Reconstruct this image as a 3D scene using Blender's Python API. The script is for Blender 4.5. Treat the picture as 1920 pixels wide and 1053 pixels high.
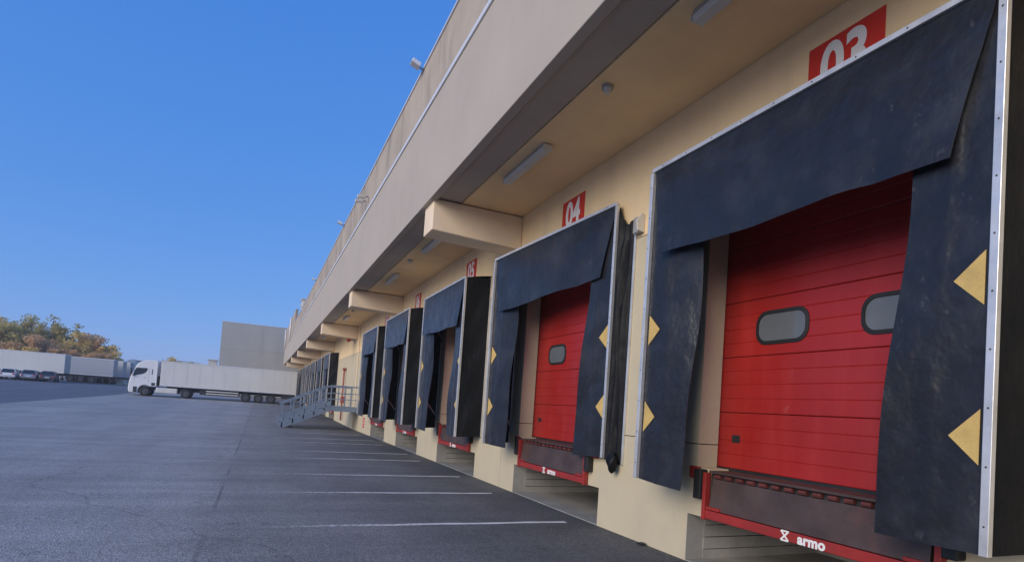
import bpy, math, random
from mathutils import Vector, Matrix
R = math.radians
rnd = random.Random(7)
for o in list(bpy.data.objects): bpy.data.objects.remove(o)
scene = bpy.context.scene
C = scene.collection

# ------------------------------------------------------------------ camera, sky, sun, exposure
EYE = Vector((0, 0, 1.70))
YAW, PITCH, ROLL = 0.4106, 0.0379, 0.0683
fw = Vector((math.sin(YAW)*math.cos(PITCH), math.cos(YAW)*math.cos(PITCH), math.sin(PITCH)))
rt = fw.cross(Vector((0, 0, 1))).normalized(); up = rt.cross(fw)
rt2 = math.cos(ROLL)*rt + math.sin(ROLL)*up
up2 = -math.sin(ROLL)*rt + math.cos(ROLL)*up
cam = bpy.data.cameras.new('camera')
cam.sensor_fit = 'HORIZONTAL'; cam.sensor_width = 36.0
cam.lens = 1083.0*36/1920
cam.shift_y = 199.9/1920
cam.clip_start = 0.05; cam.clip_end = 6000
camo = bpy.data.objects.new('camera', cam); C.objects.link(camo)
m3 = Matrix((rt2, up2, -fw)).transposed()
camo.matrix_world = Matrix.Translation(EYE) @ m3.to_4x4()
scene.camera = camo

SUN_EL, SUN_AZ = R(20), R(243)          # azimuth from +Y towards +X; direction of the added broad fill on the shaded docks
world = bpy.data.worlds.new('World'); scene.world = world; world.use_nodes = True
wn = world.node_tree
bg = wn.nodes['Background']
sky = wn.nodes.new('ShaderNodeTexSky'); sky.sky_type = 'NISHITA'; sky.sun_disc = False
sky.sun_elevation = SUN_EL; sky.sun_rotation = SUN_AZ
sky.altitude = 100; sky.air_density = 1.0; sky.dust_density = 0.2; sky.ozone_density = 3.0
# a clear, evenly blue sky: the same tone curve for every direction
sep = wn.nodes.new('ShaderNodeSeparateColor'); comb = wn.nodes.new('ShaderNodeCombineColor')
wn.links.new(sky.outputs[0], sep.inputs[0])
for ch, (gain, power) in enumerate(((.405, .80), (.490, .44), (.875, .20))):
    a_ = wn.nodes.new('ShaderNodeMath'); a_.operation = 'MULTIPLY'; a_.inputs[1].default_value = .14
    p_ = wn.nodes.new('ShaderNodeMath'); p_.operation = 'POWER'; p_.inputs[1].default_value = power
    m_ = wn.nodes.new('ShaderNodeMath'); m_.operation = 'MULTIPLY'; m_.inputs[1].default_value = gain*5
    wn.links.new(sep.outputs[ch], a_.inputs[0]); wn.links.new(a_.outputs[0], p_.inputs[0]); wn.links.new(p_.outputs[0], m_.inputs[0])
    wn.links.new(m_.outputs[0], comb.inputs[ch])
wn.links.new(comb.outputs[0], bg.inputs[0])
bg.inputs[1].default_value = 0.10
sl = bpy.data.lights.new('fill_sun', 'SUN'); sl.energy = 1.5; sl.angle = R(36); sl.color = (1.0, 0.90, 0.76)  # soft fill added in place of diffuse skylight, not the low sun at right
so = bpy.data.objects.new('fill_sun', sl); C.objects.link(so)
sd = Vector((math.sin(SUN_AZ)*math.cos(SUN_EL), math.cos(SUN_AZ)*math.cos(SUN_EL), math.sin(SUN_EL)))
so.rotation_euler = sd.to_track_quat('Z', 'Y').to_euler(); so.location = (60, 60, 60)
vs = scene.view_settings
vs.view_transform = 'Standard'; vs.look = 'None'; vs.gamma = 1.0; vs.use_curve_mapping = False
vs.exposure = 1.0
scene.render.engine = 'CYCLES'

# ------------------------------------------------------------------ materials
def mat(name, col, rough=.6, metal=0.0, var=.12, vscale=3.0, fine=0.0, fscale=60.0, bump=0.0, bscale=80.0,
        streak=0.0, streak_col=None, stretch=(3, 3, .35), spec=.5, scuff=None, crease=0.0, crease_scale=(5, 5, 1.2), stain=0.0, stain_col=(.1, .09, .08), stain_scale=.7, obj=False):
    m = bpy.data.materials.new(name); m.use_nodes = True
    nt = m.node_tree; N = nt.nodes; L = nt.links
    b = N['Principled BSDF']; b.inputs['Roughness'].default_value = rough; b.inputs['Metallic'].default_value = metal
    b.inputs['Specular IOR Level'].default_value = spec
    if obj:
        tc = N.new('ShaderNodeTexCoord'); P = tc.outputs['Object']
    else:
        g = N.new('ShaderNodeNewGeometry'); P = g.outputs['Position']
    def noise(scale, detail=4, rough_=.55, vec=None):
        n = N.new('ShaderNodeTexNoise'); n.inputs['Scale'].default_value = scale; n.inputs['Detail'].default_value = detail
        n.inputs['Roughness'].default_value = rough_
        L.new(vec or P, n.inputs['Vector']); return n.outputs['Fac']
    def ramp(fac, a, bb, c0=0.0, c1=1.0):
        r = N.new('ShaderNodeMapRange'); r.inputs[1].default_value = a; r.inputs[2].default_value = bb
        r.inputs[3].default_value = c0; r.inputs[4].default_value = c1
        L.new(fac, r.inputs[0]); return r.outputs[0]
    def mix(fac, A, B, blend='MIX'):
        x = N.new('ShaderNodeMix'); x.data_type = 'RGBA'; x.blend_type = blend
        if isinstance(fac, float): x.inputs[0].default_value = fac
        else: L.new(fac, x.inputs[0])
        for i, v in ((6, A), (7, B)):
            if isinstance(v, tuple): x.inputs[i].default_value = (v[0], v[1], v[2], 1)
            else: L.new(v, x.inputs[i])
        return x.outputs[2]
    lo = tuple(c*(1-var) for c in col); hi = tuple(min(1, c*(1+var)) for c in col)
    c = mix(ramp(noise(vscale), .3, .7), lo, hi)
    if fine:
        c = mix(ramp(noise(fscale, 2, .7), .25, .75, 1-fine, 1+fine), (0, 0, 0), c, 'MIX') if False else c
        mm = N.new('ShaderNodeVectorMath'); mm.operation = 'SCALE'
        L.new(c, mm.inputs[0]); L.new(ramp(noise(fscale, 2, .7), .25, .75, 1-fine, 1+fine), mm.inputs['Scale']); c = mm.outputs[0]
    if streak:
        mp = N.new('ShaderNodeMapping'); mp.inputs['Scale'].default_value = stretch; L.new(P, mp.inputs['Vector'])
        f = ramp(noise(1.0, 5, .6, mp.outputs[0]), .48, .68, 0, streak)
        c = mix(f, c, streak_col or tuple(x*.6 for x in col))
    if stain:
        f = ramp(noise(stain_scale, 6, .65), .52, .72, 0, stain)
        c = mix(f, c, stain_col)
    if scuff:          # pale rubbed flecks and scratches
        mp = N.new('ShaderNodeMapping'); mp.inputs['Scale'].default_value = (7, 7, 5); mp.inputs['Rotation'].default_value = (.5, 0, 0); L.new(P, mp.inputs['Vector'])
        f1 = ramp(noise(1.0, 8, .75, mp.outputs[0]), .60, .70, 0, .6)
        f2 = ramp(noise(.8, 3, .5), .45, .65, 0, 1)
        mm = N.new('ShaderNodeMath'); mm.operation = 'MULTIPLY'; L.new(f1, mm.inputs[0]); L.new(f2, mm.inputs[1])
        c = mix(mm.outputs[0], c, scuff)
    L.new(c, b.inputs['Base Color'])
    L.new(ramp(noise(vscale*2.3), .3, .7, max(.05, rough-.08), min(1, rough+.08)), b.inputs['Roughness'])
    if bump:
        bn = N.new('ShaderNodeBump'); bn.inputs['Strength'].default_value = bump; bn.inputs['Distance'].default_value = .01
        L.new(noise(bscale, 3, .6), bn.inputs['Height']); L.new(bn.outputs[0], b.inputs['Normal'])
        if crease:
            mp = N.new('ShaderNodeMapping'); mp.inputs['Scale'].default_value = crease_scale; L.new(P, mp.inputs['Vector'])
            b2 = N.new('ShaderNodeBump'); b2.inputs['Strength'].default_value = crease; b2.inputs['Distance'].default_value = .05
            L.new(noise(1.0, 4, .55, mp.outputs[0]), b2.inputs['Height']); L.new(b2.outputs[0], bn.inputs['Normal'])
    return m

M = {}
M['wallup'] = mat('cream_render_upper_lit', (.86, .645, .37), .85, var=.05, vscale=1.3, fine=.05, fscale=40, bump=.15, bscale=120, streak=.22, streak_col=(.55, .43, .28), stretch=(2.2, 2.2, .25), stain=.2, stain_col=(.5, .42, .32))  # brighter, warmer cream than below: light under the canopy put into the colour
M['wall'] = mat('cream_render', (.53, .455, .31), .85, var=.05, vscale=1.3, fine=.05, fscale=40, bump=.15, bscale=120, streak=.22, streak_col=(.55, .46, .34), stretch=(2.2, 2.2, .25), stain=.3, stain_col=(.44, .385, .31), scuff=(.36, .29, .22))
M['soffit'] = mat('soffit_warm_bounce', (.90, .64, .34), .85, var=.08, vscale=.8, fine=.05, bump=.1, stain=.35, stain_col=(.66, .48, .29), stain_scale=.6)  # warm light bounced off the wall is put into this colour
M['soffit_out'] = mat('soffit_dim_bounce', (.42, .36, .30), .85, var=.08, vscale=.8, fine=.05, bump=.1, stain=.35, stain_col=(.25, .225, .2), stain_scale=.6)  # outer strip darkened and greyed in colour for its weaker, cooler bounce light
M['beam'] = mat('beam_paint', (.80, .64, .46), .85, var=.06, vscale=1.5, bump=.12, stain=.2, stain_col=(.5, .43, .34))
M['fascia'] = mat('fascia_concrete', (.44, .38, .315), .85, var=.05, vscale=.7, fine=.04, bump=.12, streak=.3, streak_col=(.40, .355, .31), stretch=(1.6, 1.6, .18))
M['parapet'] = mat('parapet_concrete', (.42, .35, .275), .9, var=.1, vscale=.9, bump=.15, streak=.9, streak_col=(.235, .20, .165), stretch=(1.3, 1.3, .3))
M['coping'] = mat('coping_metal', (.66, .66, .68), .45, .1, var=.06)
M['joint'] = mat('dark_joint', (.03, .028, .026), .9)
M['grey_clad'] = mat('grey_cladding', (.38, .37, .345), .7, var=.04, vscale=.5, streak=.15, stretch=(.8, .8, .1))
M['concrete'] = mat('pit_concrete', (.30, .285, .26), .9, var=.15, vscale=2, fine=.1, bump=.3, bscale=40, stain=.45, stain_col=(.14, .13, .12), stain_scale=1.5)
M['rubber'] = mat('curtain_rubber', (.0115, .0118, .0150), .36, var=.3, vscale=1.6, fine=.1, fscale=25, bump=.10, bscale=160, stain=.7, stain_col=(.032, .034, .040), stain_scale=1.6, scuff=(.10, .10, .105), crease=.8, crease_scale=(2.2, 2.2, 1.9))
_b = M['rubber'].node_tree.nodes['Principled BSDF']; _b.inputs['Sheen Weight'].default_value = .25; _b.inputs['Sheen Roughness'].default_value = .4; _b.inputs['Sheen Tint'].default_value = (.85, .88, 1, 1)
M['canvas'] = mat('side_canvas', (.0035, .0042, .006), .6, var=.25, vscale=2, bump=.2, bscale=150, stain=.3, stain_col=(.008, .0085, .010), spec=.25, crease=.5, crease_scale=(5, 2, 2.4))
M['alu'] = mat('aluminium_rail', (.68, .67, .66), .38, .55, var=.1, vscale=5, stain=.3, stain_col=(.35, .33, .31), stain_scale=3)
M['steel'] = mat('galvanised_steel', (.32, .33, .35), .5, .5, var=.12)
M['screw'] = mat('screw_heads', (.08, .08, .08), .5, .6)
M['yellow'] = mat('yellow_marker', (.56, .38, .12), .6, var=.12, vscale=8, fine=.08, stain=.4, stain_col=(.42, .31, .13), stain_scale=5)
M['door'] = mat('red_door_paint', (.315, .015, .0125), .42, var=.08, vscale=1.5, bump=.05, bscale=200, stain=.45, stain_col=(.29, .02, .018), stain_scale=1.1, streak=.25, streak_col=(.46, .045, .04), stretch=(4, 4, .5), scuff=(.42, .09, .08), crease=.12, crease_scale=(.8, .8, .8))
M['redsteel'] = mat('red_steel', (.30, .024, .02), .5, var=.15, vscale=4, stain=.45, stain_col=(.21, .035, .028), stain_scale=5)
M['lip'] = mat('rusty_lip_plate', (.075, .050, .045), .6, .2, var=.25, vscale=3, fine=.12, stain=.5, stain_col=(.17, .06, .045), stain_scale=2)
M['dullred'] = mat('faded_red', (.30, .075, .06), .7, var=.15)
M['hinge'] = mat('rusty_hinge', (.11, .026, .022), .65, var=.3, vscale=6)
M['black'] = mat('black_rubber', (.014, .014, .015), .6, var=.2, bump=.15)
M['glassd'] = mat('door_glazing', (.12, .13, .14), .05, var=.1)
M['sign'] = mat('sign_red', (.60, .03, .018), .5, var=.05)
M['white'] = mat('white_print', (.80, .79, .76), .55, var=.04)
M['lampbody'] = mat('lamp_plastic', (.62, .60, .55), .35, var=.06)
M['lampback'] = mat('lamp_housing', (.33, .32, .31), .5, var=.06)
M['stair'] = mat('blue_grey_steel', (.19, .245, .325), .5, .15, var=.1, vscale=3, stain=.2, stain_col=(.12, .13, .14))
M['truck'] = mat('truck_white', (.76, .76, .75), .3, var=.02, vscale=.6)
M['panelw'] = mat('trailer_white', (.66, .65, .61), .4, var=.03, vscale=.5, streak=.12, stretch=(2, 2, .2))
M['panelg'] = mat('trailer_grey', (.40, .42, .44), .45, var=.04, vscale=.5)
M['chassis'] = mat('chassis_dark', (.03, .032, .036), .6, var=.2)
M['tyre'] = mat('tyre_rubber', (.018, .018, .019), .8, var=.15)
M['rim'] = mat('wheel_rim', (.10, .10, .11), .5, .3, var=.1)
M['glass'] = mat('vehicle_glass', (.02, .03, .045), .07, var=.1)
M['redlamp'] = mat('tail_lamp', (.45, .02, .015), .25)
M['amber'] = mat('amber_lamp', (.6, .25, .03), .3)
M['clear'] = mat('head_lamp', (.6, .6, .6), .12)
M['bark'] = mat('bark', (.10, .075, .055), .9, var=.25, vscale=5)
M['leafg'] = mat('leaf_olive', (.50, .41, .13), .7, var=.5, vscale=.9)
M['leafo'] = mat('leaf_ochre', (.82, .54, .18), .7, var=.45, vscale=.9)
M['leafb'] = mat('leaf_russet', (.70, .44, .20), .7, var=.45, vscale=.9)
for _k in ('leafg', 'leafo', 'leafb'):
    _nt = M[_k].node_tree; _b = _nt.nodes['Principled BSDF']; _o = _nt.nodes['Material Output']
    _t = _nt.nodes.new('ShaderNodeBsdfTranslucent'); _x = _nt.nodes.new('ShaderNodeMixShader'); _x.inputs[0].default_value = .45
    _nt.links.new(_b.inputs['Base Color'].links[0].from_socket, _t.inputs[0])
    _nt.links.new(_b.outputs[0], _x.inputs[1]); _nt.links.new(_t.outputs[0], _x.inputs[2]); _nt.links.new(_x.outputs[0], _o.inputs[0])
M['sand'] = mat('pale_sand', (.72, .60, .46), .95, var=.1, vscale=.6)
M['fencem'] = mat('fence_steel', (.12, .105, .09), .6, .2)
M['cream2'] = mat('pale_plaster', (.62, .56, .48), .85)

def asphalt(name, base, big, agg, crack=.0, tint=(1, 1, 1), seam=False):
    m = bpy.data.materials.new(name); m.use_nodes = True
    nt = m.node_tree; N = nt.nodes; L = nt.links; b = N['Principled BSDF']
    g = N.new('ShaderNodeNewGeometry'); P = g.outputs['Position']
    def noise(s, d=4, r=.6, vec=None):
        n = N.new('ShaderNodeTexNoise'); n.inputs['Scale'].default_value = s; n.inputs['Detail'].default_value = d
        n.inputs['Roughness'].default_value = r; L.new(vec or P, n.inputs['Vector']); return n.outputs['Fac']
    def rng(f, a, c, lo, hi):
        r = N.new('ShaderNodeMapRange'); r.inputs[1].default_value = a; r.inputs[2].default_value = c
        r.inputs[3].default_value = lo; r.inputs[4].default_value = hi; L.new(f, r.inputs[0]); return r.outputs[0]
    def mul(a, c):
        x = N.new('ShaderNodeMath'); x.operation = 'MULTIPLY'; L.new(a, x.inputs[0])
        if isinstance(c, float): x.inputs[1].default_value = c
        else: L.new(c, x.inputs[1])
        return x.outputs[0]
    v = rng(noise(.35, 5, .6), .3, .7, 1-big, 1+big)
    mp = N.new('ShaderNodeMapping'); mp.inputs['Scale'].default_value = (.9, .06, 1); L.new(P, mp.inputs['Vector'])
    v = mul(v, rng(noise(1.0, 4, .55, mp.outputs[0]), .3, .7, .9, 1.1))      # wheel wear along the lanes
    mp2 = N.new('ShaderNodeMapping'); mp2.inputs['Scale'].default_value = (.12, 1.6, 1); L.new(P, mp2.inputs['Vector'])
    v = mul(v, rng(noise(1.0, 4, .6, mp2.outputs[0]), .3, .7, .86, 1.13))    # wear across, where lorries back in
    vo = N.new('ShaderNodeTexVoronoi'); vo.inputs['Scale'].default_value = 55; L.new(P, vo.inputs['Vector'])
    sp = N.new('ShaderNodeSeparateColor'); L.new(vo.outputs['Color'], sp.inputs[0])
    v = mul(v, rng(sp.outputs[0], 0, 1, 1-agg, 1+agg))
    v = mul(v, rng(noise(22, 3, .7), .3, .7, 1-agg*.6, 1+agg*.6))
    sm = rng(noise(1.9, 5, .7), .60, .72, 1.0, .62)                          # oil and tyre smears
    v = mul(v, sm)
    if crack:
        vc = N.new('ShaderNodeTexVoronoi'); vc.feature = 'DISTANCE_TO_EDGE'; vc.inputs['Scale'].default_value = .11
        wv = N.new('ShaderNodeVectorMath'); wv.operation = 'ADD'
        nn = N.new('ShaderNodeTexNoise'); nn.inputs['Scale'].default_value = .8; nn.inputs['Detail'].default_value = 6; L.new(P, nn.inputs['Vector'])
        L.new(P, wv.inputs[0]); L.new(nn.outputs['Color'], wv.inputs[1]); L.new(wv.outputs[0], vc.inputs['Vector'])
        v = mul(v, rng(vc.outputs['Distance'], .0, .0035, 1-crack, 1.0))
    if seam:      # older, paler lane left of the paving seam; grimier towards the docks
        sx = N.new('ShaderNodeSeparateXYZ'); L.new(P, sx.inputs[0])
        wob = rng(noise(.9, 5, .6), 0, 1, -.10, .10)
        ad = N.new('ShaderNodeMath'); ad.operation = 'ADD'; L.new(sx.outputs[0], ad.inputs[0]); L.new(wob, ad.inputs[1])
        v = mul(v, rng(ad.outputs[0], -.62, -.40, 1.07, 1.0))
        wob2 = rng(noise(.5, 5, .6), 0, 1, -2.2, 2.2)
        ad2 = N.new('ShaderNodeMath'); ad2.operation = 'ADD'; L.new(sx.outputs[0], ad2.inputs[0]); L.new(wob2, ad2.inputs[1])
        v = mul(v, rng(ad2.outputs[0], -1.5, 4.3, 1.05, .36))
        ab = N.new('ShaderNodeMath'); ab.operation = 'ADD'; L.new(sx.outputs[0], ab.inputs[0]); L.new(rng(noise(2.5, 5, .7), 0, 1, .42, .50), ab.inputs[1])
        ac = N.new('ShaderNodeMath'); ac.operation = 'ABSOLUTE'; L.new(ab.outputs[0], ac.inputs[0])
        mx = N.new('ShaderNodeMath'); mx.operation = 'MAXIMUM'; L.new(rng(ac.outputs[0], .008, .03, 0, 1), mx.inputs[0]); L.new(rng(noise(.35, 3, .5), .42, .58, 1, 0), mx.inputs[1])
        v = mul(v, rng(mx.outputs[0], 0, 1, .55, 1.0))
    col = N.new('ShaderNodeVectorMath'); col.operation = 'SCALE'; col.inputs[0].default_value = tuple(base*t for t in tint)
    L.new(v, col.inputs['Scale']); L.new(col.outputs[0], b.inputs['Base Color'])
    b.inputs['Roughness'].default_value = .85; b.inputs['Specular IOR Level'].default_value = .35
    bn = N.new('ShaderNodeBump'); bn.inputs['Strength'].default_value = .55; bn.inputs['Distance'].default_value = .012
    L.new(vo.outputs['Distance'], bn.inputs['Height']); L.new(bn.outputs[0], b.inputs['Normal'])
    return m
M['asph_dark'] = asphalt('asphalt_bays', .275, .13, .30, .28, (1.0, 1.0, 1.0), seam=True)
M['asph_blue'] = asphalt('asphalt_new', .140, .07, .15, .0, (.86, .97, 1.18))
M['earth'] = mat('dry_ground', (.16, .13, .09), .95, var=.2, vscale=.2)

# worn paint: transparent where the line has rubbed off
def paint_mat():
    m = bpy.data.materials.new('worn_line_paint'); m.use_nodes = True
    nt = m.node_tree; N = nt.nodes; L = nt.links; b = N['Principled BSDF']
    b.inputs['Base Color'].default_value = (.72, .72, .70, 1); b.inputs['Roughness'].default_value = .8
    g = N.new('ShaderNodeNewGeometry')
    n = N.new('ShaderNodeTexNoise'); n.inputs['Scale'].default_value = 14; n.inputs['Detail'].default_value = 6; n.inputs['Roughness'].default_value = .75
    L.new(g.outputs['Position'], n.inputs['Vector'])
    s = N.new('ShaderNodeSeparateXYZ'); L.new(g.outputs['Position'], s.inputs[0])
    r = N.new('ShaderNodeMapRange'); r.inputs[1].default_value = -1.2; r.inputs[2].default_value = 3.6; r.inputs[3].default_value = -.30; r.inputs[4].default_value = .30
    L.new(s.outputs[0], r.inputs[0])
    a = N.new('ShaderNodeMath'); a.operation = 'ADD'; L.new(n.outputs['Fac'], a.inputs[0]); L.new(r.outputs[0], a.inputs[1])
    q = N.new('ShaderNodeMapRange'); q.inputs[1].default_value = .36; q.inputs[2].default_value = .62; L.new(a.outputs[0], q.inputs[0])
    L.new(q.outputs[0], b.inputs['Alpha'])
    return m
M['paint'] = paint_mat()

# ------------------------------------------------------------------ mesh helpers
class MB:
    def __init__(s): s.v = []; s.f = []
    def add(s, vs, fs):
        o = len(s.v); s.v += [tuple(p) for p in vs]; s.f += [tuple(i+o for i in f) for f in fs]; return s
    def box(s, x0, x1, y0, y1, z0, z1):
        x0, x1 = min(x0, x1), max(x0, x1); y0, y1 = min(y0, y1), max(y0, y1); z0, z1 = min(z0, z1), max(z0, z1)
        return s.add([(x0, y0, z0), (x1, y0, z0), (x1, y1, z0), (x0, y1, z0), (x0, y0, z1), (x1, y0, z1), (x1, y1, z1), (x0, y1, z1)],
                     [(0, 3, 2, 1), (4, 5, 6, 7), (0, 1, 5, 4), (1, 2, 6, 5), (2, 3, 7, 6), (3, 0, 4, 7)])
    def bar(s, p0, p1, a, b):          # box along p0-p1 with full cross vectors a and b, centred
        p0, p1, a, b = Vector(p0), Vector(p1), Vector(a)*.5, Vector(b)*.5
        vs = [p+i*a+j*b for p in (p0, p1) for i, j in ((-1, -1), (1, -1), (1, 1), (-1, 1))]
        return s.add(vs, [(0, 3, 2, 1), (4, 5, 6, 7), (0, 1, 5, 4), (1, 2, 6, 5), (2, 3, 7, 6), (3, 0, 4, 7)])
    def beam(s, p0, p1, w, h):         # rectangular bar, h measured upwards
        d = (Vector(p1)-Vector(p0)).normalized(); u = Vector((0, 0, 1)) if abs(d.z) < .95 else Vector((1, 0, 0))
        a = d.cross(u).normalized(); b = a.cross(d).normalized()
        return s.bar(p0, p1, a*w, b*h)
    def tube(s, p0, p1, r0, r1=None, n=8, cap=True):
        r1 = r0 if r1 is None else r1
        p0, p1 = Vector(p0), Vector(p1); d = (p1-p0).normalized(); u = Vector((0, 0, 1)) if abs(d.z) < .9 else Vector((1, 0, 0))
        a = d.cross(u).normalized(); b = d.cross(a)
        vs = [p+r*(math.cos(2*math.pi*i/n)*a+math.sin(2*math.pi*i/n)*b) for p, r in ((p0, r0), (p1, r1)) for i in range(n)]
        fs = [(i, (i+1) % n, n+(i+1) % n, n+i) for i in range(n)]
        if cap: fs += [tuple(range(n))[::-1], tuple(range(n, 2*n))]
        return s.add(vs, fs)
    def grid(s, fn, nu, nv):
        vs = [fn(i/nu, j/nv) for j in range(nv+1) for i in range(nu+1)]
        return s.add(vs, [(j*(nu+1)+i, j*(nu+1)+i+1, (j+1)*(nu+1)+i+1, (j+1)*(nu+1)+i) for j in range(nv) for i in range(nu)])
    def prism(s, poly, fn, t0, t1):    # poly of (a,b); fn(a,b,t)->xyz
        n = len(poly)
        vs = [fn(a, b, t) for t in (t0, t1) for a, b in poly]
        return s.add(vs, [(i, (i+1) % n, n+(i+1) % n, n+i) for i in range(n)]+[tuple(range(n))[::-1], tuple(range(n, 2*n))])
    def mesh(s, name, m, smooth=False):
        me = bpy.data.meshes.new(name); me.from_pydata(s.v, [], s.f); me.update()
        me.materials.append(m)
        if smooth:
            for p in me.polygons: p.use_smooth = True
        import bmesh
        bm = bmesh.new(); bm.from_mesh(me); bmesh.ops.recalc_face_normals(bm, faces=bm.faces); bm.to_mesh(me); bm.free()
        return me
    def build(s, name, m, parent=None, smooth=False, bevel=0, solid=0):
        o = bpy.data.objects.new(name, s.mesh(name, m, smooth)); C.objects.link(o)
        if parent is not None:
            o.parent = parent; o.matrix_parent_inverse = Matrix.Identity(4)
        if solid:
            md = o.modifiers.new('thickness', 'SOLIDIFY'); md.thickness = solid; md.offset = 0
            if smooth:
                es = o.modifiers.new('crisp_rim', 'EDGE_SPLIT'); es.split_angle = R(40)
        if bevel:
            md = o.modifiers.new('bevel', 'BEVEL'); md.width = bevel; md.segments = 2; md.limit_method = 'ANGLE'
        return o
def thing(name, label, cat, loc=(0, 0, 0), rz=0.0, group=None):
    o = bpy.data.objects.new(name, None); C.objects.link(o); o.location = loc; o.rotation_euler = (0, 0, rz)
    o.empty_display_size = .3
    o['label'] = label; o['category'] = cat
    if group: o['group'] = group
    return o
def tag(o, label, cat, group=None):
    o['label'] = label; o['category'] = cat
    if group: o['group'] = group
    return o
def inst(name, me, parent, loc, rot=(0, 0, 0), scale=(1, 1, 1)):
    o = bpy.data.objects.new(name, me); C.objects.link(o); o.parent = parent; o.location = loc; o.rotation_euler = rot; o.scale = scale
    return o
def copy_tree(o, parent=None):
    c = o.copy(); C.objects.link(c); c.parent = parent
    for ch in list(o.children): copy_tree(ch, c)
    return c
def text_mesh(txt, size, m, xs=1.0, off=0.0, depth=.002, space=1.0):
    cu = bpy.data.curves.new('lettering', 'FONT'); cu.body = txt; cu.size = size; cu.align_x = 'CENTER'; cu.align_y = 'CENTER'
    cu.offset = off; cu.extrude = depth; cu.space_character = space; cu.resolution_u = 6
    to = bpy.data.objects.new('lettering', cu); C.objects.link(to)
    bpy.context.view_layer.update()
    me = bpy.data.meshes.new_from_object(to.evaluated_get(bpy.context.evaluated_depsgraph_get()))
    bpy.data.objects.remove(to)
    for v in me.vertices: v.co.x *= xs
    me.materials.clear(); me.materials.append(m); return me
FACE_OUT = Matrix(((0, 0, -1), (-1, 0, 0), (0, 1, 0))).to_euler()     # text plane facing -X, reading towards -Y
def S(a, b, x):
    t = max(0, min(1, (x-a)/(b-a))); return t*t*(3-2*t)
def gz(x, y):                                   # the yard falls gently towards the near docks
    k = [(-200, 0), (34, 0), (71, .50), (90, 1.15), (101, 1.32), (130, 1.5), (400, 1.6), (3000, 1.6)]
    for (a, za), (b, zb) in zip(k, k[1:]):
        if y <= b: return za+(zb-za)*(max(y, a)-a)/(b-a)
    return 1.6

# ------------------------------------------------------------------ dimensions (metres)
XW = 4.95            # outer face of dock wall
XF = 2.85            # outer face of canopy fascia
ZS = 5.90            # soffit
DOCK = 1.16          # dock floor
NEAR = [4.05, 9.35, 15.0, 20.65, 26.2]
FAR = [44.2+5.6*k for k in range(7)]
CENT = [-1.4] + NEAR + FAR
BEAM0, BEAMP = 11.38, 11.35
YEND = 90.0

# ------------------------------------------------------------------ ground
def sheet(name, x0, x1, ys, m, dz=0.0, nx=2):
    mb = MB()
    vs = []; fs = []
    xs = [x0+(x1-x0)*i/nx for i in range(nx+1)]
    for y in ys:
        for x in xs: vs.append((x, y, gz(x, y)+dz))
    n = nx+1
    for j in range(len(ys)-1):
        for i in range(nx): fs.append((j*n+i, j*n+i+1, (j+1)*n+i+1, (j+1)*n+i))
    mb.add(vs, fs)
    o = mb.build(name, m, smooth=False); o['kind'] = 'structure'; return o
YS = [-40, 0, 34, 45, 58, 71, 80, 90, 101, 115, 130]
sheet('ground', -2500, 2500, [-600, -40, 34, 71, 90, 101, 130, 400, 2500], M['earth'], -.06, 4)
sheet('loading_yard', -13.2, XW+.002, YS[:-4]+[YEND], M['asph_dark'], 0, 4)
sheet('yard_lane', -13.2, -6, [YEND+.001, 101, 115, 130], M['asph_dark'])
sheet('yard_far_side', -120, -13.21, YS, M['asph_blue'])

for y, x0, x1 in [(8.0, -.3, 4.55), (10.8, -.3, 4.42), (13.3, -.4, 4.57), (16.75, -.3, 4.5), (18.85, -.3, 4.62), (22.4, -.3, 4.5), (24.6, -.3, 4.6), (27.9, -.3, 4.5)]:
    mb = MB()
    n = 24; pts = []
    for i in range(n+1):
        x = x0+(x1-x0)*i/n; w = .052+.008*math.sin(i*2.1+y); yy = y+.012*math.sin(i*.9+y)
        pts += [(x, yy-w, .004), (x, yy+w, .004)]
    mb.add(pts, [(2*i, 2*i+2, 2*i+3, 2*i+1) for i in range(n)])
    o = mb.build('bay_line', M['paint']); o['kind'] = 'structure'

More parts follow.
